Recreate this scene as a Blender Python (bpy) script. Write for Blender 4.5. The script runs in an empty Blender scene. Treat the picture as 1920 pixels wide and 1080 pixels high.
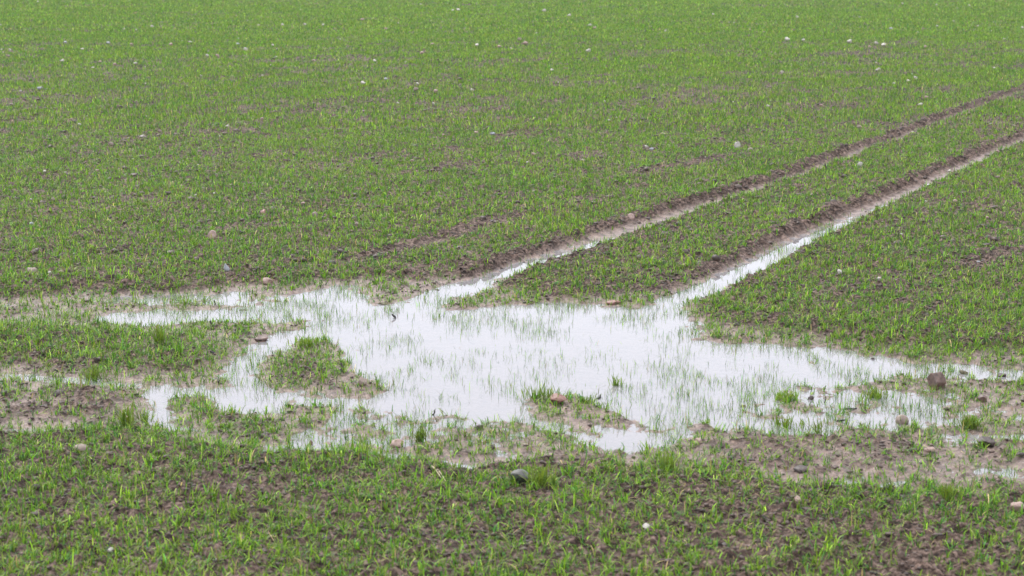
import bpy, math, random
import numpy as np

scene = bpy.context.scene
# ------------------------------------------------------------------ camera
FPX, CAMH, PITCH = 3800.0, 2.2, math.atan(670/3800.0)
cam_d = bpy.data.cameras.new("camera"); cam = bpy.data.objects.new("camera", cam_d)
scene.collection.objects.link(cam); scene.camera = cam
cam.location = (0, 0, CAMH); cam.rotation_euler = (math.pi/2 - PITCH, 0, 0)
cam_d.sensor_width = 36; cam_d.lens = 36*FPX/1920
cam_d.clip_start = 0.1; cam_d.clip_end = 6000
cam_d.dof.use_dof = True; cam_d.dof.focus_distance = 13.0; cam_d.dof.aperture_fstop = 6.0
# ------------------------------------------------------------------ sky: bright overcast
world = bpy.data.worlds.new("World"); scene.world = world; world.use_nodes = True
nt = world.node_tree; nt.nodes.clear()
SUN_EL, SUN_ROT = math.radians(48), math.radians(-30)
sky = nt.nodes.new("ShaderNodeTexSky"); sky.sky_type = 'NISHITA'; sky.sun_disc = False
sky.sun_elevation = SUN_EL; sky.sun_rotation = SUN_ROT
tc = nt.nodes.new("ShaderNodeTexCoord")
cn = nt.nodes.new("ShaderNodeTexNoise"); cn.inputs['Scale'].default_value = 1.6; cn.inputs['Detail'].default_value = 4
cr = nt.nodes.new("ShaderNodeValToRGB")
cr.color_ramp.elements[0].position = .3; cr.color_ramp.elements[0].color = (7.0, 7.2, 8.0, 1)
cr.color_ramp.elements[1].position = .75; cr.color_ramp.elements[1].color = (8.5, 8.7, 9.4, 1)
mx = nt.nodes.new("ShaderNodeMix"); mx.data_type = 'RGBA'; mx.inputs[0].default_value = 0.9
bg = nt.nodes.new("ShaderNodeBackground"); bg.inputs['Strength'].default_value = 0.1
wo = nt.nodes.new("ShaderNodeOutputWorld")
L = nt.links.new
L(tc.outputs['Generated'], cn.inputs['Vector']); L(cn.outputs['Fac'], cr.inputs['Fac'])
L(sky.outputs[0], mx.inputs[6]); L(cr.outputs[0], mx.inputs[7]); L(mx.outputs[2], bg.inputs['Color']); L(bg.outputs[0], wo.inputs[0])
sd = bpy.data.lights.new("sun", 'SUN'); sd.energy = 1.5; sd.angle = math.radians(12); sd.color = (1, .97, .92)
sun = bpy.data.objects.new("sun", sd); scene.collection.objects.link(sun)
sun.rotation_euler = (math.pi/2 - SUN_EL, 0, math.pi - SUN_ROT)
scene.view_settings.view_transform = 'Standard'; scene.view_settings.look = 'None'
scene.view_settings.gamma = 1; scene.view_settings.exposure = 1.05
scene.view_settings.use_curve_mapping = False

# ------------------------------------------------------------------ helpers
HAZE = .0007
rng = np.random.default_rng(7); random.seed(7)
SP, CP = math.sin(PITCH), math.cos(PITCH)
def at(px, py, z=0.0):
    """ground point (height z) seen at photo pixel px,py (1920x1080)"""
    a = (px-960)/FPX; b = (540-py)/FPX
    dy = CP + b*SP; dz = -SP + b*CP
    t = (z-CAMH)/dz
    return a*t, dy*t
def px_size(y): return y/FPX          # metres per photo pixel at distance y
def hash2(ix, iy, s):
    with np.errstate(over='ignore'):
        h = ix.astype(np.uint32)*np.uint32(374761393) + iy.astype(np.uint32)*np.uint32(668265263) + np.uint32(s*2246822519 & 0xffffffff)
        h = (h ^ (h >> np.uint32(13)))*np.uint32(1274126177)
        h = h ^ (h >> np.uint32(16))
    return h.astype(np.float64)/4294967295.0
def noise(x, y, s=0):
    ix = np.floor(x); iy = np.floor(y); fx = x-ix; fy = y-iy
    ix = ix.astype(np.int64); iy = iy.astype(np.int64)
    ux = fx*fx*fx*(fx*(fx*6-15)+10); uy = fy*fy*fy*(fy*(fy*6-15)+10)
    def g(dx, dy):
        a = hash2(ix+dx, iy+dy, s)*2*math.pi
        return np.cos(a)*(fx-dx)+np.sin(a)*(fy-dy)
    a = g(0,0)*(1-ux)+g(1,0)*ux; b = g(0,1)*(1-ux)+g(1,1)*ux
    return (a*(1-uy)+b*uy)*1.5
def fbm(x, y, s=0, o=4, g=.5):
    r = 0; a = 1; t = 0
    for k in range(o):
        r = r + a*noise(x*2**k+k*17.3, y*2**k-k*9.1, s+k); t += a; a *= g
    return r/t**.8
def sm(a, b, x):
    t = np.clip((x-a)/(b-a), 0, 1); return t*t*(3-2*t)
def sdf(poly, X, Y):
    """signed distance, negative inside"""
    P = np.array(poly); n = len(P); d = np.full(X.shape, 1e9); ins = np.zeros(X.shape, bool)
    for i in range(n):
        ax, ay = P[i]; bx, by = P[(i+1) % n]
        ex, ey = bx-ax, by-ay; wx, wy = X-ax, Y-ay
        t = np.clip((wx*ex+wy*ey)/(ex*ex+ey*ey+1e-12), 0, 1)
        d = np.minimum(d, (wx-ex*t)**2+(wy-ey*t)**2)
        c = ((ay <= Y) & (by > Y)) | ((by <= Y) & (ay > Y))
        with np.errstate(divide='ignore', invalid='ignore'):
            xi = ax + (Y-ay)*ex/(ey if ey != 0 else 1e-12)
        ins ^= c & (X < xi)
    d = np.sqrt(d); return np.where(ins, -d, d)

# ------------------------------------------------------------------ the lie of the land, traced in photo pixels and laid on the ground
MARGIN = [(-200,560),(60,555),(150,548),(330,545),(480,532),(640,522),(760,522),(850,520),(930,535),(1050,558),(1230,545),(1290,520),
          (1350,540),(1300,575),(1330,600),(1420,612),(1600,635),(1800,650),(2150,665),(2150,900),(1900,930),(1500,925),(1350,900),
          (1100,880),(950,888),(820,880),(660,862),(500,862),(400,842),(300,818),(230,812),(100,826),(-200,822)]
DEEP = [
 # rut channels with standing water
 [(1105,456),(1000,488),(900,514),(820,538),(770,560),(700,580),(760,600),(820,580),(862,562),(905,542),(965,515),(1050,484),(1110,462)],
 [(1420,492),(1350,512),(1290,537),(1240,556),(1215,578),(1225,610),(1265,615),(1285,582),(1335,553),(1385,522),(1425,500)],
 # main pool
 [(640,560),(700,578),(760,590),(800,578),(900,574),(960,572),(1060,570),(1180,574),(1240,570),(1272,590),(1275,618),(1300,640),
  (1400,640),(1500,652),(1600,660),(1700,674),(1740,690),(1700,708),(1640,715),(1600,724),(1500,728),(1440,745),(1400,765),(1330,780),
  (1290,795),(1240,808),(1180,795),(1140,768),(1080,745),(1000,748),(940,755),(830,742),(720,722),(660,700),(650,670),(620,640),
  (560,640),(510,668),(480,700),(490,728),(520,742),(600,745),(700,750),(830,762),(960,778),(1060,800),(1110,828),(1170,832),(1230,826),
  (1250,836),(1180,846),(1095,846),(1060,822),(1000,800),(900,786),(800,778),(700,770),(620,762),(530,758),(510,778),(440,782),(410,765),
  (390,742),(345,745),(330,765),(345,795),(300,802),(276,790),(272,732),(330,726),(425,728),(412,700),(430,672),(490,640),(560,612),(600,592)],
 # strip along the far left shore
 [(165,602),(205,585),(330,582),(420,580),(520,570),(620,562),(700,575),(640,600),(560,605),(430,602),(330,608),(240,612)],
 [(520,560),(580,545),(640,530),(668,532),(690,552),(690,570),(620,572),(560,572)],
 # lower left
 [(338,800),(365,812),(430,832),(500,840),(535,835),(545,800),(590,800),(600,832),(680,842),(760,852),(860,860),(930,868),(900,876),
  (800,872),(700,860),(600,852),(500,855),(440,848),(370,834)],
 [(1120,792),(1180,803),(1240,814),(1290,800),(1305,815),(1250,838),(1170,842),(1110,828)],
 [(720,716),(830,732),(940,745),(985,750),(1000,788),(960,788),(830,774),(700,762),(705,745)],
 # right lower pool
 [(1290,785),(1400,778),(1440,790),(1500,788),(1585,796),(1590,812),(1530,820),(1430,810),(1350,800),(1290,800)],
]
SHALLOW = [
 [(1300,745),(1560,728),(1760,735),(1900,755),(1990,790),(1760,800),(1500,806),(1300,796)],
 [(150,556),(260,556),(250,566),(160,566)],
 [(190,556),(420,548),(520,556),(520,572),(400,574),(250,572)],
 [(-60,796),(72,800),(72,814),(-60,812)], [(108,803),(160,800),(206,811),(150,822),(108,815)],
 [(-60,700),(100,704),(200,714),(262,722),(230,731),(100,718),(-60,712)],
 [(1540,738),(1660,742),(1760,755),(1770,785),(1640,782),(1540,765)],
 [(1700,674),(1800,680),(1925,692),(1925,714),(1800,716),(1700,712)],
 [(1740,815),(1830,812),(1990,822),(1990,836),(1830,830),(1750,826)],
 [(1490,902),(1600,903),(1710,910),(1700,920),(1600,916),(1490,912)],
 [(1815,872),(1880,876),(1900,888),(1830,888)],
 [(1140,762),(1300,740),(1380,752),(1380,768),(1280,775),(1180,780)],
 [(620,770),(760,780),(900,790),(1000,815),(1060,835),(940,840),(800,835),(640,832),(620,800)],
 [(1260,570),(1300,595),(1330,615),(1330,640),(1280,635)],
]
ISLAND = [   # outline, height
 ([(492,712),(510,680),(560,655),(600,648),(632,662),(648,690),(640,722),(600,732),(530,733)], .027),
 ([(982,757),(1020,747),(1075,749),(1118,765),(1108,781),(1050,787),(1005,775)], .008),
 ([(1140,776),(1200,782),(1245,799),(1232,806),(1160,790)], .012),
 ([(350,752),(390,750),(430,775),(490,798),(520,830),(480,834),(430,826),(400,800),(350,785)], .024),
 ([(770,598),(800,588),(850,590),(838,602),(790,606)], .012),
 ([(745,692),(780,680),(800,702),(770,708)], .008),
 ([(660,722),(700,718),(722,732),(700,742),(660,738)], .02),
 ([(705,545),(760,540),(800,545),(770,562),(715,566)], .010),
 ([(830,562),(880,550),(960,552),(1060,560),(1060,568),(940,570),(850,578)], .012),
 ([(420,640),(300,622),(180,622),(-50,615),(-50,690),(200,705),(300,712),(400,705),(405,680)], .028),
 ([(-50,725),(100,728),(250,738),(262,790),(150,792),(-50,788)], .026),
 ([(600,790),(700,790),(780,800),(760,822),(660,822),(600,810)], .001),
 ([(830,805),(930,800),(1050,830),(1060,852),(960,862),(850,852),(760,845)], .005),
 ([(1290,830),(1400,812),(1560,826),(1700,822),(1750,850),(1700,890),(1480,895),(1330,880)], .022),
 ([(1640,728),(1750,728),(1900,725),(1990,730),(1990,800),(1850,800),(1780,780),(1770,745)], .005),
 ([(1420,768),(1500,752),(1560,760),(1540,776),(1440,782)], .003),
 ([(1070,752),(1090,744),(1090,760),(1072,762)], .01),
]
GX0, GX1, GY0, GY1, GS = -5.2, 5.2, 5.0, 21.0, .022
gx = np.arange(GX0, GX1, GS); gy = np.arange(GY0, GY1, GS)
MX, MY = np.meshgrid(gx, gy)
wobx = .05*fbm(MX*2.2, MY*1.6, 50, 3)+.03*noise(MX*9, MY*7, 54); woby = .12*fbm(MX*2.2, MY*1.6, 60, 3)+.07*noise(MX*9, MY*7, 64)
QX, QY = MX+wobx, MY+woby
def G(poly): return [at(*p) for p in poly]
hgt = np.full(MX.shape, .045)
wet = np.zeros(MX.shape)
m = sm(.18, -.22, sdf(G(MARGIN), QX, QY)); hgt = hgt*(1-m)+.0085*m; wet = np.maximum(wet, m)
for p in SHALLOW:
    m = sm(.08, -.08, sdf(G(p), QX, QY)); hgt = hgt*(1-m) - .0055*m
for p in DEEP:
    m = sm(.09, -.22, sdf(G(p), QX, QY)); hgt = np.minimum(hgt, hgt*(1-m) - .030*m)
for p, v in ISLAND:
    m = sm(.08, -.20, sdf(G(p), QX, QY)); hgt = hgt*(1-m)+v*m
deepm = np.zeros(MX.shape)
for p in DEEP: deepm = np.maximum(deepm, sm(.05, -.1, sdf(G(p), QX, QY)))
# where grass stands in / around the water: outline, factor
GD = [
 ([(1230,960),(1500,985),(1990,960),(2050,1180),(1300,1180)], .62), ([(880,985),(1180,965),(1330,1010),(1180,1120),(850,1100)], .75), ([(150,880),(420,860),(700,930),(620,1000),(250,960)], .88),
 ([(492,712),(510,680),(560,655),(600,648),(632,662),(648,690),(640,722),(600,732),(530,733)], .7), # (polygon, value) painted over a base map of 1
 ([(1280,815),(1450,815),(1750,820),(1760,900),(1480,905),(1300,880)], .4),
 ([(1600,870),(1990,850),(1990,930),(1650,925)], .45),
 ([(1150,925),(1330,905),(1500,940),(1400,985),(1180,960)], .5),
 ([(-60,735),(260,740),(330,800),(100,800),(-60,800)], .75),
 ([(150,745),(270,750),(300,800),(160,790)], .4),
 ([(760,850),(1060,850),(1300,890),(1080,905),(800,885)], .35),
 ([(1290,565),(1420,600),(1600,640),(1480,650),(1330,635)], .7),
 ([(690,530),(860,520),(1100,470),(1110,455),(1000,485),(860,505),(700,520)], .45),
 ([(-60,560),(200,556),(300,580),(200,600),(-60,600)], .7),
]
gd = np.ones(MX.shape)
for p, v in GD:
    m = sm(.15, -.2, sdf(G(p), QX, QY)); gd = gd*(1-m)+v*m
WG = [
 ([(1740,668),(1990,680),(1990,730),(1640,735),(1500,730)], .22),
 # grass density inside water (fraction of a full stand)
 ([(430,545),(700,530),(760,600),(600,600),(430,600)], .20),
 ([(240,575),(420,578),(430,610),(240,612)], .22),
 ([(780,580),(1240,575),(1240,625),(960,640),(780,615)], .17),
 ([(620,600),(780,600),(980,640),(1300,650),(1300,760),(1140,770),(1000,745),(700,720),(640,660)], .085),
 ([(1280,640),(1750,670),(1760,740),(1500,750),(1300,770)], .15),
 ([(980,745),(1010,735),(1080,745),(1070,760)], .8),
 ([(740,640),(800,640),(830,710),(740,700)], .2),
 ([(1140,700),(1330,690),(1500,735),(1420,765),(1180,770)], .28),
 ([(420,640),(520,640),(470,720),(280,770),(270,730)], .08),
 ([(300,790),(600,840),(900,880),(500,860)], .08),
 ([(600,770),(1050,800),(1080,845),(620,835)], .42),
 ([(640,745),(1050,790),(1090,840),(1230,835),(1240,800),(1000,760)], .06),
 ([(-60,690),(260,700),(260,735),(-60,725)], .15),
 ([(1080,610),(1230,610),(1260,660),(1080,665),(1010,650)], .015),
 ([(820,535),(1110,455),(1110,465),(870,560)], .02),
 ([(1260,560),(1420,492),(1420,505),(1290,585)], .03),
]
wg = np.full(MX.shape, .12)
for p, v in WG:
    m = sm(.08, -.12, sdf(G(p), QX, QY)); wg = wg*(1-m)+v*m
def samp(A, x, y, edge):
    fx = (x-GX0)/GS; fy = (y-GY0)/GS
    ok = (fx > 0) & (fx < A.shape[1]-1.01) & (fy > 0) & (fy < A.shape[0]-1.01)
    fx = np.clip(fx, 0, A.shape[1]-1.01); fy = np.clip(fy, 0, A.shape[0]-1.01)
    ix = fx.astype(int); iy = fy.astype(int); tx = fx-ix; ty = fy-iy
    v = (A[iy,ix]*(1-tx)+A[iy,ix+1]*tx)*(1-ty)+(A[iy+1,ix]*(1-tx)+A[iy+1,ix+1]*tx)*ty
    k = np.clip(np.minimum(np.minimum(x-GX0, GX1-x), np.minimum(y-GY0, GY1-y))/.6, 0, 1)
    return np.where(ok, v*k+edge*(1-k), edge)

# wheel ruts: centre line in photo pixels, continued straight beyond the frame
RUT1 = [(770,572),(850,545),(925,517),(1000,487),(1100,453),(1200,422),(1300,391),(1400,362),(1500,329),(1600,288),(1700,255),(1800,215),(1920,174),(2100,112)]
RUT2 = [(1225,585),(1270,562),(1330,532),(1400,493),(1450,470),(1500,447),(1560,420),(1640,385),(1700,358),(1800,312),(1920,260),(2100,180)]
RUT3 = [(600,512),(665,497),(760,475),(850,451),(960,420),(1040,400)]
RUT4 = [(1770,528),(1830,505),(1880,488),(1960,460)]
RUT5 = [(1150,348),(1290,318),(1400,296)]
def rut_coords(R, x, y):
    P = [at(*p) for p in R]
    best = np.full(x.shape, 1e9); q = np.full(x.shape, 1e9); s = np.zeros(x.shape); acc = 0
    for (ax, ay), (bx, by) in zip(P[:-1], P[1:]):
        ex, ey = bx-ax, by-ay; l = math.hypot(ex, ey)
        t = np.clip(((x-ax)*ex+(y-ay)*ey)/(l*l), 0, 1)
        dx, dy = x-ax-ex*t, y-ay-ey*t; d = np.hypot(dx, dy)
        sg = np.sign(dx*ey-dy*ex)          # + on the right-hand (near) side
        b = d < best; best = np.where(b, d, best); q = np.where(b, d*sg, q); s = np.where(b, acc+l*t, s); acc += l
    return q, s, acc
A0 = at(1300,391); A1 = at(1700,255); TD = np.array([A1[0]-A0[0], A1[1]-A0[1]]); TD /= np.linalg.norm(TD)
def along(x, y): return x*TD[0]+y*TD[1], x*TD[1]-y*TD[0]   # along, across the drilling direction

def terrain(x, y):
    """height, wet silt 0..1, bare 0..1, rut 0..1"""
    x = np.asarray(x, float); y = np.asarray(y, float)
    h = samp(hgt, x, y, .045); w = samp(wet, x, y, 0.0); dp = samp(deepm, x, y, 0.0)
    a, c = along(x, y)
    near = 1-sm(30, 60, y)
    h = h + .014*sm(12.6, 16.5, y + .25*x*(x<0))*sm(.0, .03, h)
    far = sm(60, 200, np.hypot(x, y))
    land = sm(.004, .03, h)
    h = h + land*.020*fbm(x*.9, y*.9, 3, 3) + land*.012*noise(a*.25, c*1.5, 8) + .05*sm(18, 45, y)*fbm(x*.12, y*.12, 4, 2)
    n1 = fbm(x*5, y*3.4, 11, 3); n2 = fbm(x*17, y*14, 21, 3); n3 = np.abs(fbm(x*30, y*26, 31, 2))
    rough = (.62+.38*land)*(1-.45*dp)
    h = h + .0100*n1*rough + .011*w*(1-.7*dp)*fbm(x*7, y*4, 191, 3) + .085*w*dp*np.maximum(0, fbm(x*5.5, y*3.0, 195, 3)-.42) + near*rough*(.009*n2 + .020*(np.abs(noise(x*13+.6*n1, y*11+.6*n2, 33))*1.0-.25) + .013*(np.abs(noise(x*31, y*28, 35))-.2) + .008*(n3-.2)) + near*rough*.016*np.maximum(0, noise(x*11, y*9, 77)-.2)*2*(.3+.7*land)
    bare = np.zeros(x.shape); rut = np.zeros(x.shape)
    for k, (R, base, wd, fade) in enumerate(((RUT1, .0, .115, 1.5), (RUT2, 0., .125, 1.5))):
        q, s, tot = rut_coords(R, x, y)
        q = (q + .035*noise(s*1.1, s*0+k*7.7, 40+k)+.02*noise(s*4, s*0+k*7.7, 41+k))*(1+.45*sm(2, 18, s))
        on = sm(0, fade, s); fw = wd+.045+.05*sm(7, 3, s)
        bot = -.012 + (.017 if k == 0 else .014)*sm(1.3+k*.9, 3.4+k*2.0, s) + .035*sm(4, 24, s) + .006*noise(s*2.2, q*5, 43) + .004*noise(s*9, q*12, 44)
        lug = .034*np.maximum(0, np.sin((s*2*math.pi/.21)+q*14 + 1.2*noise(s*2, q*4, 45)))**1.5*sm(.6, 2.5, s)
        # far (left) bank slopes, near (right) wall is steep
        bank = sm(-wd-.02, -.02, q); floor = sm(-.13, .02, q)*sm(fw+.04, fw-.05, q)
        prof = np.where(q < 0, bank, sm(fw+.05, fw-.04, q))
        inside = prof*on
        lugm = sm(-wd-.05, -wd+.05, q)*sm(.06, -.05, q)*on
        berm = (np.exp(-((q+wd+.05)/.05)**2)*.010+np.exp(-((q-fw-.1)/.07)**2)*.006)*on*near
        h = h*(1-inside)+bot*inside + lugm*lug + berm + lugm*.006*noise(x*25, y*25, 47)
        bare = np.maximum(bare, sm(-wd-.05, -wd+.03, q + .10*noise(x*5, y*4, 48))*sm(fw+.06, fw-.0, q)*on)
        rut = np.maximum(rut, floor*on)
    for k, (R, wd, dpth) in enumerate(((RUT3, .085, .03), (RUT4, .10, .02), (RUT5, .11, .012))):
        q, s, tot = rut_coords(R, x, y)
        on = sm(0, .8, s)*sm(tot, tot-1.5, s)*np.exp(-(q/wd)**2)
        h = h - dpth*on + .014*on*np.sin(s*2*math.pi/.2+q*9)*near
        bare = np.maximum(bare, np.clip(on*3+.3*noise(x*3, y*3, 70+k)*on, 0, 1)*(.97 if k == 0 else .85))
    h = h*(1-far) + (.02+.5*noise(x*.01, y*.01, 5))*far
    return h, w, bare, rut

def clean_mesh(name, co, faces4, faces3=None):
    me = bpy.data.meshes.new(name); me.vertices.add(len(co)); me.vertices.foreach_set('co', np.ascontiguousarray(co, np.float32).ravel())
    n4 = 0 if faces4 is None else len(faces4); n3 = 0 if faces3 is None else len(faces3)
    loops = np.concatenate([np.asarray(f, np.int32).ravel() for f in (faces4, faces3) if f is not None and len(f)])
    me.loops.add(len(loops)); me.loops.foreach_set('vertex_index', loops)
    me.polygons.add(n4+n3)
    st = np.concatenate([np.arange(n4)*4, n4*4+np.arange(n3)*3]).astype(np.int32)
    me.polygons.foreach_set('loop_start', st)
    me.update(calc_edges=True); return me
def tag(o, label=None, cat=None, group=None, kind=None):
    if label: o['label'] = label
    if cat: o['category'] = cat
    if group: o['group'] = group
    if kind: o['kind'] = kind
    return o
def link(name, me, mat, smooth=False):
    o = bpy.data.objects.new(name, me); scene.collection.objects.link(o)
    if mat and not me.materials: me.materials.append(mat)
    if smooth: me.polygons.foreach_set('use_smooth', np.ones(len(me.polygons), bool))
    return o

# ------------------------------------------------------------------ materials
def newmat(name):
    m = bpy.data.materials.new(name); m.use_nodes = True; t = m.node_tree; t.nodes.clear()
    out = t.nodes.new("ShaderNodeOutputMaterial"); return m, t, out
def N(t, typ, **kw):
    n = t.nodes.new(typ)
    for k, v in kw.items():
        if k in n.inputs: n.inputs[k].default_value = v
        else: setattr(n, k, v)
    return n
def ramp(t, stops):
    r = t.nodes.new("ShaderNodeValToRGB"); e = r.color_ramp.elements
    while len(e) < len(stops): e.new(.5)
    for i, (p, c) in enumerate(stops): e[i].position = p; e[i].color = (*c, 1)
    return r
def mixc(t, fac, a, b, mode='MIX'):
    n = t.nodes.new("ShaderNodeMix"); n.data_type = 'RGBA'; n.blend_type = mode
    for s, v in ((0, fac), (6, a), (7, b)):
        if isinstance(v, (int, float)): n.inputs[s].default_value = v
        elif isinstance(v, tuple): n.inputs[s].default_value = (*v, 1)
        else: t.links.new(v, n.inputs[s])
    return n.outputs[2]
def math_(t, op, a, b=None, clamp=False):
    n = t.nodes.new("ShaderNodeMath"); n.operation = op; n.use_clamp = clamp
    for i, v in enumerate((a, b)):
        if v is None: continue
        if isinstance(v, (int, float)): n.inputs[i].default_value = v
        else: t.links.new(v, n.inputs[i])
    return n.outputs[0]

def soil_material():
    m, t, out = newmat("soil"); l = t.links.new
    geo = N(t, "ShaderNodeNewGeometry"); pos = geo.outputs['Position']
    silt = N(t, "ShaderNodeAttribute", attribute_name="silt").outputs['Fac']
    n1 = N(t, "ShaderNodeTexNoise", Scale=2.3, Detail=8.0, Roughness=.65); l(pos, n1.inputs['Vector'])
    n2 = N(t, "ShaderNodeTexNoise", Scale=38.0, Detail=6.0, Roughness=.7); l(pos, n2.inputs['Vector'])
    n3 = N(t, "ShaderNodeTexVoronoi", Scale=55.0); l(pos, n3.inputs['Vector'])
    dark = ramp(t, [(.38, (.018,.012,.009)), (.50, (.098,.066,.051)), (.62, (.26,.187,.153))]); l(n2.outputs['Fac'], dark.inputs['Fac'])
    pale = ramp(t, [(.25, (.13,.084,.064)), (.5, (.235,.165,.132)), (.8, (.34,.255,.215))]); l(n2.outputs['Fac'], pale.inputs['Fac'])
    f = math_(t, 'ADD', silt, math_(t, 'MULTIPLY', math_(t, 'SUBTRACT', n1.outputs['Fac'], .5), 1.1), True)
    col = mixc(t, f, dark.outputs[0], pale.outputs[0])
    # crumbs of darker and paler earth
    cr1 = ramp(t, [(.10, (1.35,1.3,1.25)), (.30, (1,1,1)), (.62, (.72,.70,.68))]); l(n3.outputs['Distance'], cr1.inputs['Fac'])
    col = mixc(t, .6, col, cr1.outputs[0], 'MULTIPLY')
    n4 = N(t, 'ShaderNodeTexNoise', Scale=11.0, Detail=5.0, Roughness=.75); l(pos, n4.inputs['Vector'])
    cr2 = ramp(t, [(.38, (.34,.30,.27)), (.50, (1,1,1)), (.66, (1.35,1.32,1.30))]); l(n4.outputs['Fac'], cr2.inputs['Fac'])
    col = mixc(t, .85, col, cr2.outputs[0], 'MULTIPLY')
    b = N(t, "ShaderNodeBsdfPrincipled"); l(col, b.inputs['Base Color'])
    rr = N(t, "ShaderNodeMapRange"); rr.inputs['To Min'].default_value = .75; rr.inputs['To Max'].default_value = .36; l(f, rr.inputs[0]); l(rr.outputs[0], b.inputs['Roughness'])
    bp = N(t, "ShaderNodeBump", Strength=.9, Distance=.012)
    l(n2.outputs['Fac'], bp.inputs['Height'])
    sp = N(t, 'ShaderNodeMapRange'); sp.inputs['To Min'].default_value = .08; sp.inputs['To Max'].default_value = .40; l(f, sp.inputs[0]); l(sp.outputs[0], b.inputs['Specular IOR Level'])
    l(bp.outputs[0], b.inputs['Normal']); l(b.outputs[0], out.inputs[0]); return m
def water_material():
    m, t, out = newmat("puddle_water"); l = t.links.new
    geo = N(t, "ShaderNodeNewGeometry")
    n1 = N(t, "ShaderNodeTexNoise", Scale=7.0, Detail=3.0); l(geo.outputs['Position'], n1.inputs['Vector'])
    bp = N(t, "ShaderNodeBump", Strength=.12, Distance=.004); l(n1.outputs['Fac'], bp.inputs['Height'])
    fr = N(t, "ShaderNodeFresnel", IOR=1.34); l(bp.outputs[0], fr.inputs['Normal'])
    gl = N(t, "ShaderNodeBsdfGlossy", Roughness=.015); l(bp.outputs[0], gl.inputs['Normal'])
    gl.inputs['Color'].default_value = (1,1,1,1)
    tr = N(t, "ShaderNodeBsdfTransparent"); tr.inputs['Color'].default_value = (.93,.90,.87,1)
    df = N(t, "ShaderNodeBsdfDiffuse"); df.inputs['Color'].default_value = (.40,.39,.40,1)
    m1 = N(t, "ShaderNodeMixShader"); m1.inputs[0].default_value = .55; l(tr.outputs[0], m1.inputs[1]); l(df.outputs[0], m1.inputs[2])
    m2 = N(t, "ShaderNodeMixShader"); l(fr.outputs[0], m2.inputs[0]); l(m1.outputs[0], m2.inputs[1]); l(gl.outputs[0], m2.inputs[2])
    l(m2.outputs[0], out.inputs[0]); return m
def leaf_material(name="leaf"):
    m, t, out = newmat(name); l = t.links.new
    c = N(t, "ShaderNodeAttribute", attribute_name="leaf_colour").outputs['Color']
    b = N(t, "ShaderNodeBsdfPrincipled", Roughness=.42); l(c, b.inputs['Base Color'])
    b.inputs['Specular IOR Level'].default_value = .14
    tl = N(t, "ShaderNodeBsdfTranslucent"); l(mixc(t, 1.0, c, (1.25,1.4,.7), 'MULTIPLY'), tl.inputs['Color'])
    mxs = N(t, "ShaderNodeMixShader"); mxs.inputs[0].default_value = .30; l(b.outputs[0], mxs.inputs[1]); l(tl.outputs[0], mxs.inputs[2])
    l(mxs.outputs[0], out.inputs[0]); return m
def rock_material(name, a, b_, rough=.6, scale=30.):
    m, t, out = newmat(name); l = t.links.new
    tcn = N(t, "ShaderNodeTexCoord")
    n1 = N(t, "ShaderNodeTexNoise", Scale=scale, Detail=7.0, Roughness=.7); l(tcn.outputs['Object'], n1.inputs['Vector'])
    r = ramp(t, [(.32, a), (.66, b_)]); l(n1.outputs['Fac'], r.inputs['Fac'])
    b = N(t, "ShaderNodeBsdfPrincipled", Roughness=rough); l(r.outputs[0], b.inputs['Base Color'])
    bp = N(t, "ShaderNodeBump", Strength=.6, Distance=.004); l(n1.outputs['Fac'], bp.inputs['Height']); l(bp.outputs[0], b.inputs['Normal'])
    l(b.outputs[0], out.inputs[0]); return m
M_SOIL, M_WATER, M_LEAF = soil_material(), water_material(), leaf_material()

# ------------------------------------------------------------------ ground: one sheet, fine in front, coarse to the horizon
ys = np.concatenate([np.linspace(-400, -20, 8), np.linspace(-12, 4.6, 16)])
yf = [5.0]
while yf[-1] < 80: yf.append(yf[-1]*(1.0015 if yf[-1] < 15.5 else 1.0018 if yf[-1] < 24 else 1.003))
ys = np.concatenate([ys, np.array(yf), np.geomspace(84, 4500, 26)])
uf = np.arange(-.305, .3051, .0007)
uc = np.array([.33,.36,.42,.52,.7,1.,1.5,2.5,5.,10.,25.])
us = np.concatenate([-uc[::-1], uf, uc])
YY, UU = np.meshgrid(ys, us, indexing='ij')
XX = UU*np.maximum(YY, 5.0)
h, w, bare, rut = terrain(XX, YY)
co = np.stack([XX, YY, h], -1).reshape(-1, 3)
nr, nc = YY.shape; idx = np.arange(nr*nc).reshape(nr, nc)
quads = np.stack([idx[:-1,:-1], idx[:-1,1:], idx[1:,1:], idx[1:,:-1]], -1).reshape(-1, 4)
me = clean_mesh("ground", co, quads)
silt = np.clip(w*.56*sm(.045, .01, h) + sm(.018, .002, h)*.6 + rut*(.12+.16*sm(18, 15, YY)) + bare*.22 - .25*sm(.015, .05, h), 0, 1)
at_ = me.attributes.new("silt", 'FLOAT', 'POINT'); at_.data.foreach_set('value', silt.ravel().astype(np.float32))
ground = link("ground", me, M_SOIL, True); tag(ground, kind='structure')

# ------------------------------------------------------------------ water lying in the hollows and ruts: one level sheet at z = 0
wx = np.linspace(-7.5, 9, 34); wy = np.linspace(5.2, 24, 38)
WY, WX = np.meshgrid(wy, wx, indexing='ij'); iw = np.arange(WX.size).reshape(WX.shape)
wq = np.stack([iw[:-1,:-1], iw[:-1,1:], iw[1:,1:], iw[1:,:-1]], -1).reshape(-1, 4)
water = link("water", clean_mesh("water", np.stack([WX, WY, 0*WX], -1).reshape(-1, 3), wq), M_WATER)
tag(water, kind='structure')

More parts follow.
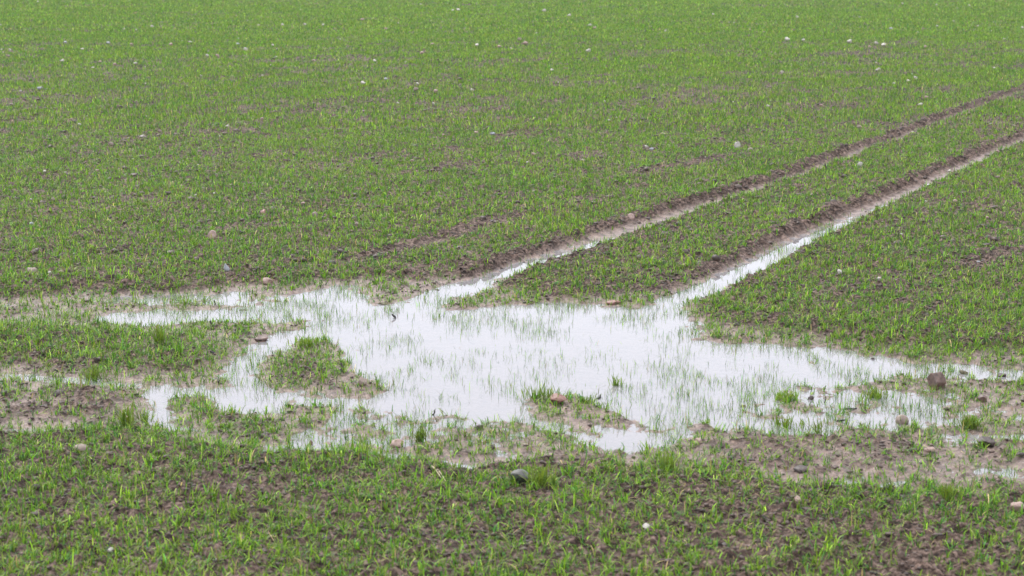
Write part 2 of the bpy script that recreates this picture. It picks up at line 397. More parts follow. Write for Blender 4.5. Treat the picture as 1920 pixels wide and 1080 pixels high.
# ------------------------------------------------------------------ grass / young cereal
def leaves(px, py, pz, L, W, az, lean, bend, colr, seg):
    """arching tapered leaf strips. all arrays of n"""
    n = len(px); ts = np.linspace(0, 1, seg+1)
    ax, ay = np.cos(az), np.sin(az); sx, sy = -ay, ax
    X = px.copy(); Y = py.copy(); Z = pz.copy(); V = []
    ang = lean.copy()
    for i, t in enumerate(ts):
        if i: 
            X = X+ax*np.sin(ang)*L/seg; Y = Y+ay*np.sin(ang)*L/seg; Z = Z+np.cos(ang)*L/seg
            ang = ang+bend/seg
        if i < seg:
            ww = W*.5*(0.55+.45*min(1, t*3))*(1-t**2.2*.6)
            V.append(np.stack([X-sx*ww, Y-sy*ww, Z], -1)); V.append(np.stack([X+sx*ww, Y+sy*ww, Z], -1))
        else: V.append(np.stack([X, Y, Z], -1))
    nv = 2*seg+1
    co = np.stack(V, 1).reshape(-1, 3); base = np.arange(n)*nv
    q = [np.stack([base+2*i, base+2*i+1, base+2*i+3, base+2*i+2], -1) for i in range(seg-1)]
    tr = np.stack([base+2*seg-2, base+2*seg-1, base+2*seg], -1)
    tt = np.concatenate([[t, t] if i < seg else [t] for i, t in enumerate(ts)])
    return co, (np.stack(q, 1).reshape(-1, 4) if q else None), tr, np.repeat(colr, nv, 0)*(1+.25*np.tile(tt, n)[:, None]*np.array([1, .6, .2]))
def leaf_mesh(name, data):
    co, q, tr, c = data
    me = clean_mesh(name, co, q, tr)
    ca = me.color_attributes.new("leaf_colour", 'FLOAT_COLOR', 'POINT')
    ca.data.foreach_set('color', np.concatenate([c, np.ones((len(c), 1))], 1).astype(np.float32).ravel())
    return me
def leaf_colours(x, y, n, dry=.05):
    g = np.array([.085,.215,.013]); yl = np.array([.175,.285,.018]); bl = np.array([.045,.150,.030]); st = np.array([.33,.26,.13])
    k = np.clip(rng.normal(.42, .28, n)+.5*fbm(x*.8, y*.5, 90, 3), 0, 1)[:, None]; k2 = (rng.random(n) < .22)[:, None]
    c = g*(1-k)+yl*k; c = np.where(k2, bl*(.8+.5*k), c); pl = np.array([.22,.31,.055]); c = np.where((rng.random(n) < .12)[:, None], pl, c); c = np.where((rng.random(n) < dry)[:, None], st*(.5+.6*rng.random((n, 1))), c)
    return c*np.exp(rng.normal(-.05, .42, (n, 1)))
def stand(x, y):
    """fraction of a full stand of grass growing at x,y; height; in water"""
    h, w, bare, rut = terrain(x, y)
    a, c = along(x, y)
    p = fbm(a*.35, c*1.3, 101, 4)*.7 + .85*fbm(x*2.6, y*2.0, 111, 3) + .65*noise(x*9, y*8, 121)
    farf = sm(14, 40, y)
    p = p + .35*fbm(a*.12, c*.9, 161, 3)
    p = p + .25*noise(x*2.5, y*1.5, 187)*sm(13, 20, y) + .75*fbm(x*.22+3, y*.6, 181, 3)*sm(13, 20, y)
    lim = -.38-.06*sm(11, 14, y)+.12*farf+.24*sm(18, 25, y)-.5*sm(34, 48, y)-.10*sm(10, 7.5, y)*(x < .8)
    patch = sm(lim-.26, lim+.26, p)
    rows = .70+.30*np.cos(c*2*math.pi/.125+.8*noise(a*.5, c*.5, 171))
    d = (.20+.80*patch)*(rows*(1-farf)+farf)
    d = d*samp(gd, x, y, 1.0)*(1-.97*bare)
    hl = sm(.000, .018, h); d = d*(.6+.4*hl)
    inw = h < .0
    wgn = 3.9*(1+1.6*sm(-.012, 0, h))*samp(wg, x, y, 1.0)*np.clip(.55+2.4*fbm(x*3.2, y*1.9, 131, 4), .04, 3.0)
    d = np.where(inw, wgn*(1-.9*bare*(y > 16)), d)
    return np.clip(d, 0, 1), h, inw
def sample(n, y0, y1, U=.305):
    y = np.sqrt(rng.random(n)*(y1*y1-y0*y0)+y0*y0); x = (rng.random(n)*2-1)*U*y
    return x, y
def area(y0, y1, U=.305): return U*(y1*y1-y0*y0)
# near field
parts_land, parts_water = [], []
for (y0, y1, dens, nl, seg, wmul) in ((5.6, 12, 2400, 4, 4, .95), (12, 22, 1450, 4, 3, 1.12)):
    n = int(area(y0, y1)*dens); x, y = sample(n, y0, y1)
    d, h, inw = stand(x, y); keep = rng.random(n) < d
    x, y, h, inw, d = x[keep], y[keep], h[keep], inw[keep], d[keep]
    vig = np.clip(.82+.35*d+.25*fbm(x*1.1, y*.9, 141, 2), .5, 1.3)
    k = rng.integers(2, nl+2, len(x)); k = np.where(inw, rng.integers(1, 3, len(x)), k)
    px = np.repeat(x, k); py = np.repeat(y, k); ph = np.repeat(h, k); pw = np.repeat(inw, k); pv = np.repeat(vig, k)
    n = len(px)
    px = px+rng.normal(0, .005, n); py = py+rng.normal(0, .005, n)
    Lf = (.022+.044*rng.random(n)**1.5)*pv; Lf = np.where(pw, .022+.038*rng.random(n)+np.clip(-ph, 0, .02), Lf)
    W = (.0030+.0022*rng.random(n))*wmul; W = np.where(pw, W*.6, W)
    lean = np.abs(rng.normal(.55, .38, n)); lean = np.where(pw, np.abs(rng.normal(.24, .22, n)), lean)
    bend = rng.normal(1.05, .75, n); bend = np.where(pw, rng.normal(.5, .7, n), bend)
    az = rng.random(n)*2*math.pi
    c = leaf_colours(px, py, n); c = np.where(pw[:, None], c*np.array([.78, .80, .95]), c)
    pz = ph-.003
    for flag, store in ((~pw, parts_land), (pw, parts_water)):
        store.append(leaves(px[flag], py[flag], pz[flag], Lf[flag], W[flag], az[flag], lean[flag], bend[flag], c[flag], seg))
def join(ps):
    cs, qs, ts, cl = [], [], [], []; o = 0
    for co, q, tr, c in ps:
        cs.append(co); cl.append(c); ts.append(tr+o)
        if q is not None: qs.append(q+o)
        o += len(co)
    return np.concatenate(cs), (np.concatenate(qs) if qs else None), np.concatenate(ts), np.concatenate(cl)
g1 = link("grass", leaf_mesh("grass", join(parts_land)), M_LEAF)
tag(g1, 'short patchy green grass growing in the brown mud on the land around the puddle', 'grass', kind='stuff')
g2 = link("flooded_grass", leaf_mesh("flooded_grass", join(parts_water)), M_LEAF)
tag(g2, 'thin sparse grass blades poking up through the standing water of the puddle', 'grass', kind='stuff')
# far field
pf = []
for (y0, y1, dens, seg, wmul) in ((22, 32, 1900, 2, 1.5), (32, 43, 1200, 2, 2.0), (43, 58, 600, 2, 3.2), (58, 80, 330, 2, 4.4)):
    n = int(area(y0, y1)*dens); x, y = sample(n, y0, y1)
    d, h, inw = stand(x, y); keep = (rng.random(n) < d); x, y, h = x[keep], y[keep], h[keep]; n = len(x)
    Lf = (.032+.045*rng.random(n)); W = (.0036+.002*rng.random(n))*wmul
    pf.append(leaves(x, y, h-.004, Lf, W, rng.random(n)*2*math.pi, np.abs(rng.normal(.45, .3, n)), rng.normal(.6, .4, n), leaf_colours(x, y, n), seg))
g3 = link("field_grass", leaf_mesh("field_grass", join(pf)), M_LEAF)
tag(g3, 'even green grass covering the far part of the field towards the top', 'grass', kind='stuff')

# ------------------------------------------------------------------ lumps: stones, clods
def ico(sub):
    t = (1+5**.5)/2
    v = [(-1,t,0),(1,t,0),(-1,-t,0),(1,-t,0),(0,-1,t),(0,1,t),(0,-1,-t),(0,1,-t),(t,0,-1),(t,0,1),(-t,0,-1),(-t,0,1)]
    f = [(0,11,5),(0,5,1),(0,1,7),(0,7,10),(0,10,11),(1,5,9),(5,11,4),(11,10,2),(10,7,6),(7,1,8),(3,9,4),(3,4,2),(3,2,6),(3,6,8),(3,8,9),(4,9,5),(2,4,11),(6,2,10),(8,6,7),(9,8,1)]
    v = [np.array(p)/np.linalg.norm(p) for p in v]
    for _ in range(sub):
        cache = {}; nf = []
        def mid(a, b):
            k = (min(a, b), max(a, b))
            if k not in cache: p = v[a]+v[b]; v.append(p/np.linalg.norm(p)); cache[k] = len(v)-1
            return cache[k]
        for a, b, c in f:
            ab, bc, ca = mid(a, b), mid(b, c), mid(c, a); nf += [(a,ab,ca),(b,bc,ab),(c,ca,bc),(ab,bc,ca)]
        f = nf
    return np.array(v), np.array(f)
I0, I1, I2, I3 = ico(0), ico(1), ico(2), ico(3)
def lump(I, s, amp=.18, facets=6, fine=.03):
    """a broken, faceted or rounded stone of unit half-size"""
    r = np.random.default_rng(s); v = I[0].copy()
    for k in range(facets):                                   # cut flats
        n = r.normal(size=3); n /= np.linalg.norm(n); d = .50+.32*r.random()
        e = np.maximum(0, v@n-d); v = v-e[:, None]*n*.95
    for f_, a_ in ((1.3, amp), (3.1, amp*.4), (8., fine)):
        o = r.random(3)*50
        nn = noise(v[:, 0]*f_+o[0]+v[:, 2]*f_*.7, v[:, 1]*f_+o[1]-v[:, 2]*f_*.6, s)
        v = v*(1+a_*nn)[:, None]
    return v, I[1]
def hz(x, y): return float(terrain(np.array([x]), np.array([y]))[0][0])
MATS = {
 'red':   rock_material('reddish_stone', (.16,.075,.060), (.36,.19,.15), .5),
 'brown': rock_material('brown_stone', (.045,.026,.020), (.19,.115,.088), .5),
 'grey':  rock_material('dark_grey_stone', (.045,.045,.040), (.13,.125,.11), .55),
 'tan':   rock_material('tan_stone', (.15,.11,.085), (.31,.24,.19), .6),
 'pale':  rock_material('pale_stone', (.30,.27,.235), (.52,.48,.43), .6),
 'pink':  rock_material('pink_stone', (.24,.155,.125), (.44,.31,.26), .6),
 'blue':  rock_material('bluish_grey_stone', (.22,.23,.25), (.42,.43,.46), .55),
 'earth': rock_material('wet_earth', (.022,.015,.012), (.085,.058,.047), .55, 45.),
 'char':  rock_material('dark_wood', (.008,.007,.007), (.035,.028,.024), .6, 60.),
 'moss':  rock_material('mossy_earth', (.06,.055,.025), (.16,.13,.07), .7, 50.),
}
def stone(name, px, py, wpx, hpx, mat, label, cat='stone', seed=1, dep=1.1, sink=.25, facets=7, amp=.18, inwater=False, group=None, rot=0):
    """a stone whose middle is seen at px,py, wpx x hpx photo pixels big"""
    x, y = at(px, py+hpx*.5); s = y/FPX
    W, Hh = wpx*s*.5, hpx*s*.5/(.9)
    z = hz(x, y)
    if inwater: z = min(z, -.002)
    v, f = lump(I3, seed, amp, facets)
    v = v/np.abs(v).max(0)
    co = v*np.array([W, W*dep, Hh*1.05*(1+sink)])
    me = clean_mesh(name, co, None, f)
    o = link(name, me, MATS[mat], True)
    o.location = (x, y+W*dep*.6, z+Hh*(1-sink)*.9); o.rotation_euler = (0, 0, rot)
    tag(o, label, cat, group); return o
stone('stone', 1757, 717, 38, 28, 'brown', 'large rounded red brown stone at the right end of the puddle', seed=103, amp=.15, facets=8, sink=.35)
stone('stone', 975, 915, 38, 26, 'grey', 'dark grey green stone among the foreground grass below the puddle', seed=5, sink=.3)
stone('stone', 1044, 752, 38, 16, 'red', 'flat brick red stone on the small mud islet in the puddle', seed=8, facets=10)
stone('stone', 1693, 787, 26, 17, 'tan', 'smooth round grey tan stone in the mud right of the puddle', seed=9, facets=1, amp=.06)
stone('stone', 1909, 965, 30, 17, 'pink', 'pale pink stone at the right edge of the foreground grass', seed=10)
stone('stone', 501, 531, 20, 12, 'pink', 'light pinkish stone on the far left shore of the puddle', seed=12, facets=2)
stone('stone', 425, 521, 11, 12, 'blue', 'small bluish grey stone standing in grass behind the left shore', seed=13, facets=3)
stone('stone', 680, 724, 18, 14, 'tan', 'orange brown stone beside the grassy hump in the left of the puddle', seed=14, facets=3)
stone('stone', 1220, 707, 22, 10, 'grey', 'low pointed grey stone standing out of open puddle water', seed=16, inwater=True)
stone('stone', 150, 863, 28, 11, 'tan', 'flat tan stone in the grass at lower left', seed=17, facets=3)
stone('stone', 398, 453, 18, 17, 'pink', 'rounded buff stone in the grass left of the middle of the field', seed=18, facets=3)
stone('stone', 58, 519, 21, 10, 'tan', 'tan wedge shaped stone in grass near the left edge', seed=19)
stone('stone', 93, 526, 8, 5, 'pale', 'tiny white stone between two tan stones near the left edge', seed=20)
stone('stone', 115, 524, 11, 7, 'pink', 'small pinkish stone right of a tiny white one near the left edge', seed=21)
stone('stone', 1183, 415, 14, 11, 'pink', 'pink stone lying on the bank of the upper wheel rut', seed=22, facets=3)
stone('stone', 1383, 284, 13, 12, 'pale', 'round whitish stone in grass above the upper rut', seed=23, facets=2)
stone('stone', 1407, 292, 11, 7, 'tan', 'duller low stone right beside a round whitish one above the upper rut', seed=24, facets=3)
stone('stone', 1613, 322, 11, 9, 'pale', 'whitish stone in the grass strip between the two ruts', seed=25, facets=2)
stone('stone', 1731, 342, 9, 7, 'pink', 'pinkish stone on the bank of the lower wheel rut', seed=26)
stone('stone', 1649, 538, 12, 9, 'pale', 'pale stone alone in the grass below the lower rut', seed=27, facets=3)
stone('stone', 1574, 524, 11, 8, 'pale', 'pale round stone in grass left of another below the lower rut', seed=28, facets=3)
stone('stone', 1678, 541, 9, 6, 'tan', 'small tan stone in grass right of two pale ones below the lower rut', seed=29)
stone('stone', 590, 413, 12, 11, 'tan', 'tan stone sunk in mid field grass above the puddle', seed=30, facets=3)
stone('stone', 670, 436, 13, 8, 'tan', 'ochre stone in the grass just left of the short bare strip', seed=31)
stone('stone', 494, 412, 13, 8, 'red', 'small reddish stone in mid left field grass', seed=32)
stone('stone', 745, 834, 30, 13, 'pink', 'flat pinkish stone half in mud at the lower shore of the puddle', seed=33, facets=3)
stone('stone', 208, 1048, 13, 8, 'pale', 'small white stone deep in the bottom left grass', seed=34)
stone('stone', 1210, 1013, 20, 8, 'pale', 'flat whitish stone in foreground grass near bottom middle', seed=35)
stone('stone', 1495, 970, 16, 10, 'pink', 'pinkish stone in foreground grass right of bottom middle', seed=36)
stone('stone', 1745, 848, 22, 8, 'pink', 'flat pale pink stone on the bare mud at lower right', seed=37)
stone('stone', 1310, 832, 24, 10, 'pink', 'light pink stone in mud just below the lower right shore', seed=38)
# clods standing in the water
stone('mud_clod', 1150, 568, 30, 8, 'red', 'flat red brown clod at the water edge between the two ruts', 'clod', 41, 1.0, .3, inwater=True)
stone('mud_clod', 850, 623, 20, 9, 'brown', 'small brown clod in open water left of the middle of the puddle', 'clod', 42, inwater=True)
stone('mud_clod', 885, 633, 12, 4, 'moss', 'tiny mossy clod just right of a brown clod in the water', 'clod', 43, inwater=True)
stone('mud_clod', 1254, 621, 15, 5, 'earth', 'dark clod in the water below the mouth of the lower rut', 'clod', 44, inwater=True)
stone('mud_clod', 1443, 664, 32, 6, 'moss', 'long flat mossy clod in the right arm of the puddle', 'clod', 45, .6, inwater=True)
stone('mud_clod', 1612, 679, 12, 6, 'moss', 'small green brown clod far along the right arm of the puddle', 'clod', 46, inwater=True)
stone('mud_clod', 1638, 670, 12, 8, 'earth', 'small black brown clod behind the right arm of the puddle', 'clod', 47)
stone('mud_clod', 1808, 697, 18, 10, 'moss', 'mossy round clod right of the large red brown stone', 'clod', 48)
stone('mud_clod', 1882, 703, 20, 7, 'earth', 'dark flat clod near the right edge of the photo beside the water', 'clod', 49)
stone('mud_clod', 455, 580, 22, 6, 'earth', 'dark flat clod in the far left arm of the puddle', 'clod', 50, inwater=True)
stone('mud_clod', 718, 569, 22, 4, 'moss', 'thin flat greenish clod in water near the mouth of the upper rut', 'clod', 51, inwater=True)
stone('mud_clod', 605, 599, 14, 7, 'brown', 'pointed brown clod at the end of a low mud bar in the far left water', 'clod', 52, inwater=True)
stone('mud_clod', 490, 637, 30, 7, 'brown', 'flat brown mud lump at the left shore above the grassy hump', 'clod', 53)
stone('mud_clod', 1183, 566, 12, 5, 'earth', 'small dark clod right of the flat red brown one', 'clod', 54)
stone('mud_clod', 1521, 744, 12, 12, 'earth', 'dark upright clod right of the bright tuft on the lower right shore', 'clod', 55)
stone('mud_clod', 1394, 759, 12, 8, 'moss', 'round mossy clod on the lower right shore', 'clod', 56)
stone('mud_clod', 1177, 757, 13, 9, 'brown', 'brown lump in shallow water right of the brick red stone', 'clod', 57)
stone('mud_clod', 1318, 740, 14, 8, 'earth', 'black clod in the grassy shallow water above the lower right shore', 'clod', 58, inwater=True)
stone('mud_clod', 925, 839, 12, 9, 'earth', 'dark round clod on the lower shore in the middle of the photo', 'clod', 59)
stone('mud_clod', 583, 829, 10, 11, 'brown', 'brown upright lump between two pools at the lower left shore', 'clod', 60)
stone('mud_clod', 500, 820, 30, 8, 'earth', 'dark flat clod on the tongue of mud in the lower left water', 'clod', 61)
stone('mud_clod', 1851, 835, 36, 16, 'earth', 'big dark clod on wet mud at the right edge', 'clod', 62)
stone('mud_clod', 1845, 750, 22, 12, 'brown', 'brown clod on the mud below the flat dark one at the right edge', 'clod', 63)
stone('mud_clod', 107, 742, 24, 12, 'earth', 'dark clod on the muddy left side between the two wet tracks', 'clod', 64)
stone('mud_clod', 897, 802, 18, 9, 'earth', 'dark flat clod in the grassy shallows above the lower shore', 'clod', 65)
stone('mud_clod', 1505, 885, 34, 11, 'earth', 'wide dark clod in the bare mud patch at lower right', 'clod', 66)

# far and scattered stones, all separate copies of a few meshes
protos = []
MATS['chalk'] = rock_material('chalky_stone', (.34,.31,.26), (.62,.57,.50), .6, 3.)
for k, mt in enumerate(('chalk', 'pink', 'tan', 'blue', 'chalk', 'red')):
    v, f = lump(I2, 200+k, .16, 5, .02); me = clean_mesh('stone', v, None, f); me.materials.append(MATS[mt]); me.polygons.foreach_set('use_smooth', np.ones(len(f), bool)); protos.append(me)
SC = [(18,102,9,0),(16,112,8,2),(155,99,7,0),(123,87,8,3),(203,88,8,3),(247,90,7,1),(321,91,9,1),(357,86,7,0),(446,89,8,3),(460,102,11,0),(285,56,8,0),
 (512,93,8,0),(518,116,5,0),(588,124,8,1),(188,126,7,1),(117,125,9,0),(216,133,8,1),(254,132,9,0),(175,138,6,0),(388,114,8,0),(408,115,9,1),(377,152,6,0),(493,154,6,0),
 (337,164,6,2),(75,178,9,3),(38,182,8,0),(22,207,9,2),(135,238,8,1),(150,249,8,0),(300,264,9,2),(267,274,10,0),(209,288,11,2),(233,60,5,0),(530,52,8,0),(571,51,8,0),
 (485,52,6,0),(606,51,6,0),(637,78,6,0),(492,242,8,1),(427,253,8,0),(679,43,8,1),(724,60,7,1),(789,11,5,0),(860,26,10,0),(849,25,6,0),(703,125,8,0),(791,108,10,1),
 (811,90,7,1),(895,92,9,0),(936,94,10,1),(974,82,10,2),(985,90,10,1),(958,98,6,0),(1103,104,10,0),(1115,60,8,1),(1106,53,8,0),(1067,36,9,0),(1020,27,8,0),(681,169,10,0),
 (723,160,8,3),(783,169,8,0),(817,184,10,1),(780,184,10,2),(746,202,6,0),(812,208,9,0),(885,179,8,0),(893,265,9,1),(924,265,9,3),(1035,142,8,0),(1221,296,9,3),(1212,290,8,0),
 (1476,84,11,0),(1506,86,8,0),(1592,89,12,0),(1643,92,8,0),(1657,95,11,0),(1630,98,7,1),(1644,142,7,0),(1648,140,6,0),(1675,168,8,0),(1703,163,9,0),(1716,160,9,0),(1735,97,7,1),
 (1494,39,7,0),(1466,146,8,0),(1670,58,8,3),(1757,54,6,0),(1833,54,5,0),(1917,57,6,0),(1692,12,5,0),(1755,14,5,0),(1337,34,6,0),(1882,83,6,0),(1477,209,8,1),(1540,210,8,1),
 (1440,211,6,0),(1725,208,10,0),(1736,195,9,1),(1864,138,6,0),(1610,252,9,2),(1000,308,10,1),(989,320,6,0),(1093,319,6,0),(773,318,7,1),(831,267,7,1),(1142,240,6,0),(1022,238,6,0),
 (59,394,6,0),(100,392,10,2),(59,433,9,3),(183,339,8,1),(85,339,7,0),(367,387,6,0),(402,385,6,0),(569,400,8,1),(1900,250,8,2),(1870,300,7,1),(1780,335,9,0),(1790,398,10,1),
 (1870,350,9,2),(1735,395,7,0),(1522,383,8,2),(1690,462,6,0),(1834,508,7,3),(1850,430,8,1)]
WORDS = ['whitish', 'pinkish', 'tan', 'bluish grey', 'white', 'reddish']
def scatter(px, py, w, k, label, group):
    x, y = at(px, py+1.5); s = w*y/FPX*.5*.92
    o = bpy.data.objects.new('field_stone', protos[k]); scene.collection.objects.link(o)
    f = random.uniform(.7, 1.1)
    o.location = (x, y, hz(x, y)+s*.5+.026); o.scale = (s, s*random.uniform(.8, 1.2), s*.75*f); o.rotation_euler = (0, 0, random.random()*6.28)
    tag(o, label, 'stone', group)
for px, py, w, k in SC:
    zone = 'far top of the field' if py < 75 else 'upper band of the field' if py < 135 else 'grass half way up the field' if py < 300 else 'grass a little beyond the puddle'
    side = 'left' if px < 640 else 'middle' if px < 1280 else 'right'
    scatter(px, py, w, k, 'small %s stone strewn over the %s, %s side' % (WORDS[k], zone, side), '%s stones in the %s, %s side' % (WORDS[k], zone, side))
for i in range(135):
    px = random.uniform(0, 1920); py = random.uniform(8, 130) if i < 85 else random.uniform(130, 330)
    scatter(px, py, random.uniform(2.5, 4.6), random.choice((0, 0, 1, 2, 4)), 'tiny pale pebble speck among many strewn through the far grass', 'tiny pebbles in the far grass')

# ------------------------------------------------------------------ twigs, stubble, tufts, dead leaves
def tube(pts, rads, name, mat, ns=6):
    pts = np.array(pts, float); co = []; 
    for i, p in enumerate(pts):
        d = pts[min(i+1, len(pts)-1)]-pts[max(i-1, 0)]; d /= np.linalg.norm(d)+1e-9
        a = np.cross(d, (0.3, .2, 1.) if abs(d[2]) < .9 else (1., 0, 0)); a /= np.linalg.norm(a); b = np.cross(d, a)
        for k in range(ns):
            t = 2*math.pi*k/ns; co.append(p+(a*math.cos(t)+b*math.sin(t))*rads[i]*(1+.2*math.sin(k*2.3+i)))
    q = [(i*ns+k, i*ns+(k+1) % ns, (i+1)*ns+(k+1) % ns, (i+1)*ns+k) for i in range(len(pts)-1) for k in range(ns)]
    n = len(co); co += [pts[0], pts[-1]]
    tr = [(n, (k+1) % ns, k) for k in range(ns)]+[(n+1, (len(pts)-1)*ns+k, (len(pts)-1)*ns+(k+1) % ns) for k in range(ns)]
    return clean_mesh(name, np.array(co), np.array(q), np.array(tr))
def twig(px0, py0, px1, py1, wpx, mat, label, name='twig', cat='twig', up=True):
    """from its foot at px0,py0 to a tip seen at px1,py1: standing up, or lying when up is False"""
    x, y = at(px0, py0); z = max(hz(x, y), 0)-.003; s = y/FPX
    if up: tip = np.array([(px1-px0)*s, .01, (py0-py1)*s*1.01])
    else:
        x1, y1 = at(px1, py1); tip = np.array([x1-x, y1-y, max(hz(x1, y1), 0)+.006-z])
    r = wpx*s*.5; pts = [tip*t+np.array([math.sin(t*5)*r*.8, 0, .004*(not up)]) for t in np.linspace(0, 1, 6)]
    o = link(name, tube(pts, [r*(1-.45*t) for t in np.linspace(0, 1, 6)], name, mat), MATS[mat]); o.location = (x, y, z)
    tag(o, label, cat); return o
MATS['straw'] = rock_material('pale_straw', (.34,.27,.15), (.58,.50,.32), .6, 80.)
twig(397, 618, 396, 605, 5, 'char', 'short black stub upright in the water of the far left arm')
twig(97, 553, 97, 541, 6, 'char', 'black pointed stub standing in mud near the left edge')
twig(402, 574, 403, 562, 3, 'char', 'thin black stub at the grassy bar in the far left water')
twig(398, 671, 397, 665, 7, 'char', 'squat black stub on the muddy shore left of the grassy hump')
twig(637, 700, 643, 683, 9, 'earth', 'thick dark brown root stub on the right side of the grassy hump')
twig(810, 778, 818, 766, 4, 'char', 'black slanting twig at the edge of the lower water channel')
twig(1545, 755, 1549, 747, 3, 'char', 'small black twig upright right of the bright green tuft')
twig(1585, 767, 1608, 772, 5, 'char', 'longer black twig lying on the shore right of the bright tuft', up=False)
twig(1569, 790, 1588, 791, 5, 'char', 'dark twig lying in wet mud above the small right pool', up=False)
twig(740, 597, 737, 588, 5, 'char', 'dark bent stub in the water in front of the upper rut mouth')
twig(800, 547, 802, 541, 4, 'char', 'dark stub at the edge of the upper rut water')
twig(405, 712, 412, 722, 7, 'char', 'dark broken piece at the left shore above the small square pool', up=False)
twig(283, 578, 288, 584, 3, 'char', 'thin black twig crossing the far left strip of water', up=False)
twig(1120, 748, 1128, 744, 5, 'char', 'small black twig in the water right of the brick red stone', up=False)
twig(334, 283, 333, 296, 4, 'char', 'black stub in the grass of the left mid field')
twig(273, 415, 274, 424, 5, 'earth', 'brown stub in grass left of the middle of the field')
twig(1547, 338, 1548, 322, 4, 'earth', 'brown stalk upright in the strip between the ruts')
for a, b, lb in (((810,902),(830,925),'straight pale straw stem lying in the foreground grass, left one of a pair'), ((820,905),(838,930),'slimmer pale straw stem lying in the foreground grass, right one of a pair')):
    twig(*a, *b, 3.2, 'straw', lb, 'straw_stem', 'straw', False)
twig(1160, 280, 1166, 266, 2.6, 'straw', 'pale straw stalk leaning in grass above the upper rut', 'straw_stem', 'straw')
twig(1240, 258, 1250, 263, 2.5, 'straw', 'bent pale straw stalk lying right of the leaning one in far grass', 'straw_stem', 'straw', False)

def tuft(px, py, hpx, n, spread, label, bright=1.0, group=None):
    x, y = at(px, py); s = y/FPX; n = int(n*1.5); r = np.random.default_rng(int(px)); Lm = hpx*s*1.15
    bx = r.normal(0, spread*s*.25, n); by = r.normal(0, spread*s*.25, n)
    z0 = max(hz(x, y), -.004)
    col = np.array([.10,.19,.028])*bright*np.exp(r.normal(0, .2, (n, 1)))*np.array([1, 1, 1]); col[:, 0] *= 1+.5*r.random(n)
    d = leaves(bx, by, np.zeros(n)-.004, Lm*(.6+.5*r.random(n)), .0045+.002*r.random(n), r.random(n)*6.28, np.abs(r.normal(.35, .3, n)), r.normal(.5, .4, n), col, 4)
    o = link('grass_tuft', leaf_mesh('grass_tuft', d), M_LEAF); o.location = (x, y, z0); tag(o, label, 'grass tuft', group)
tuft(1475, 752, 24, 60, 40, 'bright green bushy tuft on the lower right shore of the puddle', 1.35)
tuft(1156, 722, 24, 26, 20, 'green tuft standing in open water near the middle of the puddle', 1.1)
tuft(1000, 752, 34, 24, 50, 'tall green tuft left of the brick red stone on its islet', 1.0)
tuft(1035, 755, 28, 30, 40, 'lower green tuft touching the left side of the brick red stone', 1.0)
tuft(1640, 745, 22, 60, 52, 'wide low green tuft on the shore left of the large red brown stone', 1.1)
tuft(1100, 758, 18, 24, 44, 'low tuft right of the brick red stone', .9)
tuft(1780, 955, 34, 30, 30, 'green tuft among the lower right foreground grass', 1.0)
tuft(1015, 938, 40, 50, 46, 'dense green tuft just right of the dark grey green stone', 1.0)
tuft(1480, 800, 26, 40, 70, 'green tuft in front of the small right pool', .95)
tuft(1820, 805, 26, 90, 46, 'wide green tuft in the mud near the right edge', 1.0)
tuft(1535, 815, 34, 14, 12, 'slim upright tuft standing in the small right pool', .9)
tuft(240, 815, 50, 40, 24, 'tall green tuft at the lower left shore', 1.0)
tuft(175, 712, 34, 40, 26, 'upright green tuft between the wet tracks on the left', 1.0)
tuft(300, 655, 40, 40, 20, 'upright green tuft on the left bank', 1.0)
tuft(1250, 905, 40, 40, 30, 'broad green tuft in foreground grass below the puddle middle', 1.0)
tuft(790, 830, 34, 40, 34, 'green tuft with a dark lump on the lower shore', .9)
tuft(575, 655, 20, 50, 40, 'yellowish tuft on top of the grassy hump', 1.2)
tuft(270, 790, 24, 24, 26, 'small green tuft beside the square left pool', .95)
v_, f_ = lump(I2, 301, .3, 4); v_ = v_*np.array([.018,.012,.004])
lf = link('dead_leaf', clean_mesh('dead_leaf', v_, None, f_), rock_material('dead_leaf', (.09,.025,.012), (.17,.06,.03), .4), True)
lx, ly = at(581, 1014); lf.location = (lx, ly, hz(lx, ly)+.03); lf.rotation_euler = (.9, .8, 0); tag(lf, 'dark red brown dead leaf caught in the bottom left grass', 'leaf')

# crumbs of soil and bits of straw: nobody could count them
def crumbs(n, y0, y1, smin, smax, fn, I):
    x, y = sample(n*6, y0, y1); h, w, bare, rut = terrain(x, y); p = fn(x, y, h, bare, rut)
    k = np.nonzero(rng.random(len(x)) < p)[0][:n]; x, y, h = x[k], y[k], h[k]; m = len(k)
    sz = smin+(smax-smin)*rng.random(m)**2.5
    vs = [lump(I, 400+j, .35, 5, .1)[0] for j in range(12)]; V = np.stack(vs)[rng.integers(0, 12, m)]
    th = rng.random(m)*6.28; c, s = np.cos(th)[:, None], np.sin(th)[:, None]
    sc = sz[:, None, None]*np.stack([.8+.6*rng.random(m), .8+.6*rng.random(m), .45+.4*rng.random(m)], -1)[:, None, :]
    V = V*sc; X = V[..., 0]*c-V[..., 1]*s+x[:, None]; Y = V[..., 0]*s+V[..., 1]*c+y[:, None]; Z = V[..., 2]+(h+sz*.15)[:, None]
    nv = V.shape[1]; F = (I[1][None]+(np.arange(m)*nv)[:, None, None]).reshape(-1, 3)
    return np.stack([X, Y, Z], -1).reshape(-1, 3), F
landp = lambda x, y, h, b, r: sm(.004, .02, h)*(1-r)*(.25+.75*sm(-.1, .4, fbm(x*1.5, y*1.5, 155, 3))) + .25*b*(1-r)
c1 = crumbs(32000, 5.6, 14, .002, .012, landp, I0); c2 = crumbs(40000, 14, 42, .005, .021, landp, I0)
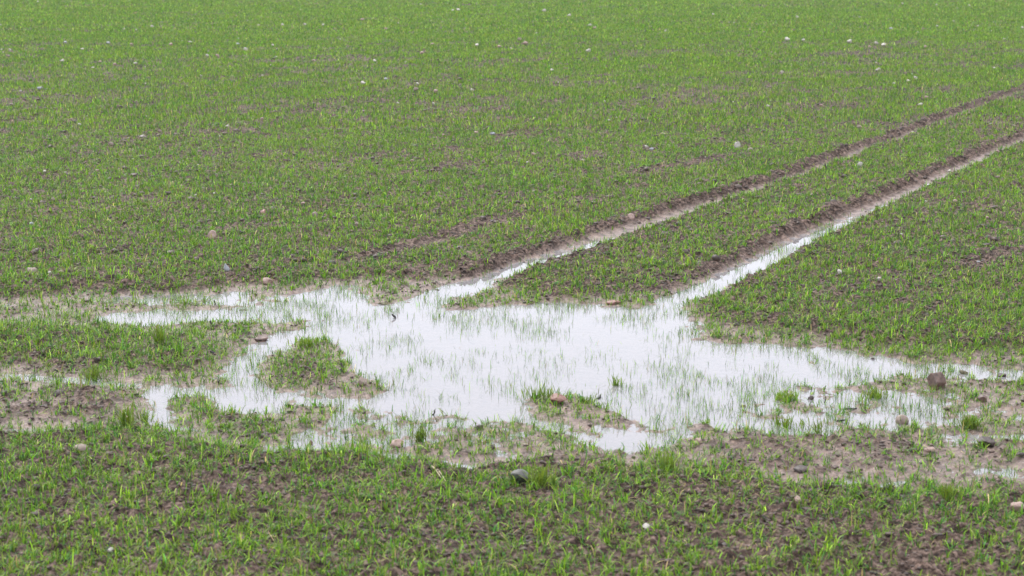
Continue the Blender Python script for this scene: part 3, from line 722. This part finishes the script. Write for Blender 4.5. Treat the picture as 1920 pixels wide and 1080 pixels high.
c3 = crumbs(9000, 13, 42, .010, .030, lambda *a: landp(*a)*.5+.1, I1); c4 = crumbs(1500, 5.6, 13, .006, .016, landp, I1)
cc, cf, o_ = [], [], 0
for c_ in (c1, c2, c3, c4): cc.append(c_[0]); cf.append(c_[1]+o_); o_ += len(c_[0])
cc = np.concatenate(cc); cf = np.concatenate(cf)
M_CR = rock_material('crumbly_earth', (.013,.009,.006), (.12,.078,.058), .6, 14.)
cl = link('soil_crumbs', clean_mesh('soil_crumbs', cc, None, cf), M_CR); tag(cl, 'dark crumbs and small clods of brown earth scattered over the whole field', 'soil', kind='stuff')
n = 5000; x, y = sample(n, 5.6, 42); h = terrain(x, y)[0]; k = h > .003; x, y, h = x[k], y[k], h[k]; n = len(x)
col = np.array([.36,.28,.15])*np.exp(rng.normal(0, .35, (n, 1)))
sd_ = leaves(x, y, h+.008+.01*rng.random(n), .012+.04*rng.random(n)**1.5, .0018+.0015*rng.random(n), rng.random(n)*6.28, 1.2+.3*rng.random(n), rng.normal(0, .3, n), col, 2)
sl = link('straw_litter', leaf_mesh('straw_litter', sd_), M_LEAF); tag(sl, 'thin bits of pale dead straw scattered between the grass and mud', 'straw', kind='stuff')
# ------------------------------------------------------------------ damp air over the field
hb = bpy.data.meshes.new('haze')
X_, Yn, Yf, Zb, Zt = 130000, -600, 5200, -2.0, 3.4
hb.from_pydata([(-X_,Yn,Zb),(X_,Yn,Zb),(X_,Yf,Zb),(-X_,Yf,Zb),(-X_,Yn,Zt),(X_,Yn,Zt),(X_,Yf,Zt),(-X_,Yf,Zt)], [], [(0,3,2,1),(4,5,6,7),(0,1,5,4),(1,2,6,5),(2,3,7,6),(3,0,4,7)])
hm, ht, ho = newmat('haze'); pv = N(ht, 'ShaderNodeVolumePrincipled', Density=HAZE); pv.inputs['Color'].default_value = (.93,.96,1,1)
ht.links.new(pv.outputs[0], ho.inputs['Volume'])
haze = link('haze', hb, hm); tag(haze, 'thin pale damp air lying over the whole field', 'haze', kind='stuff')
print('verts', sum(len(o.data.vertices) for o in scene.objects if o.type == 'MESH'))
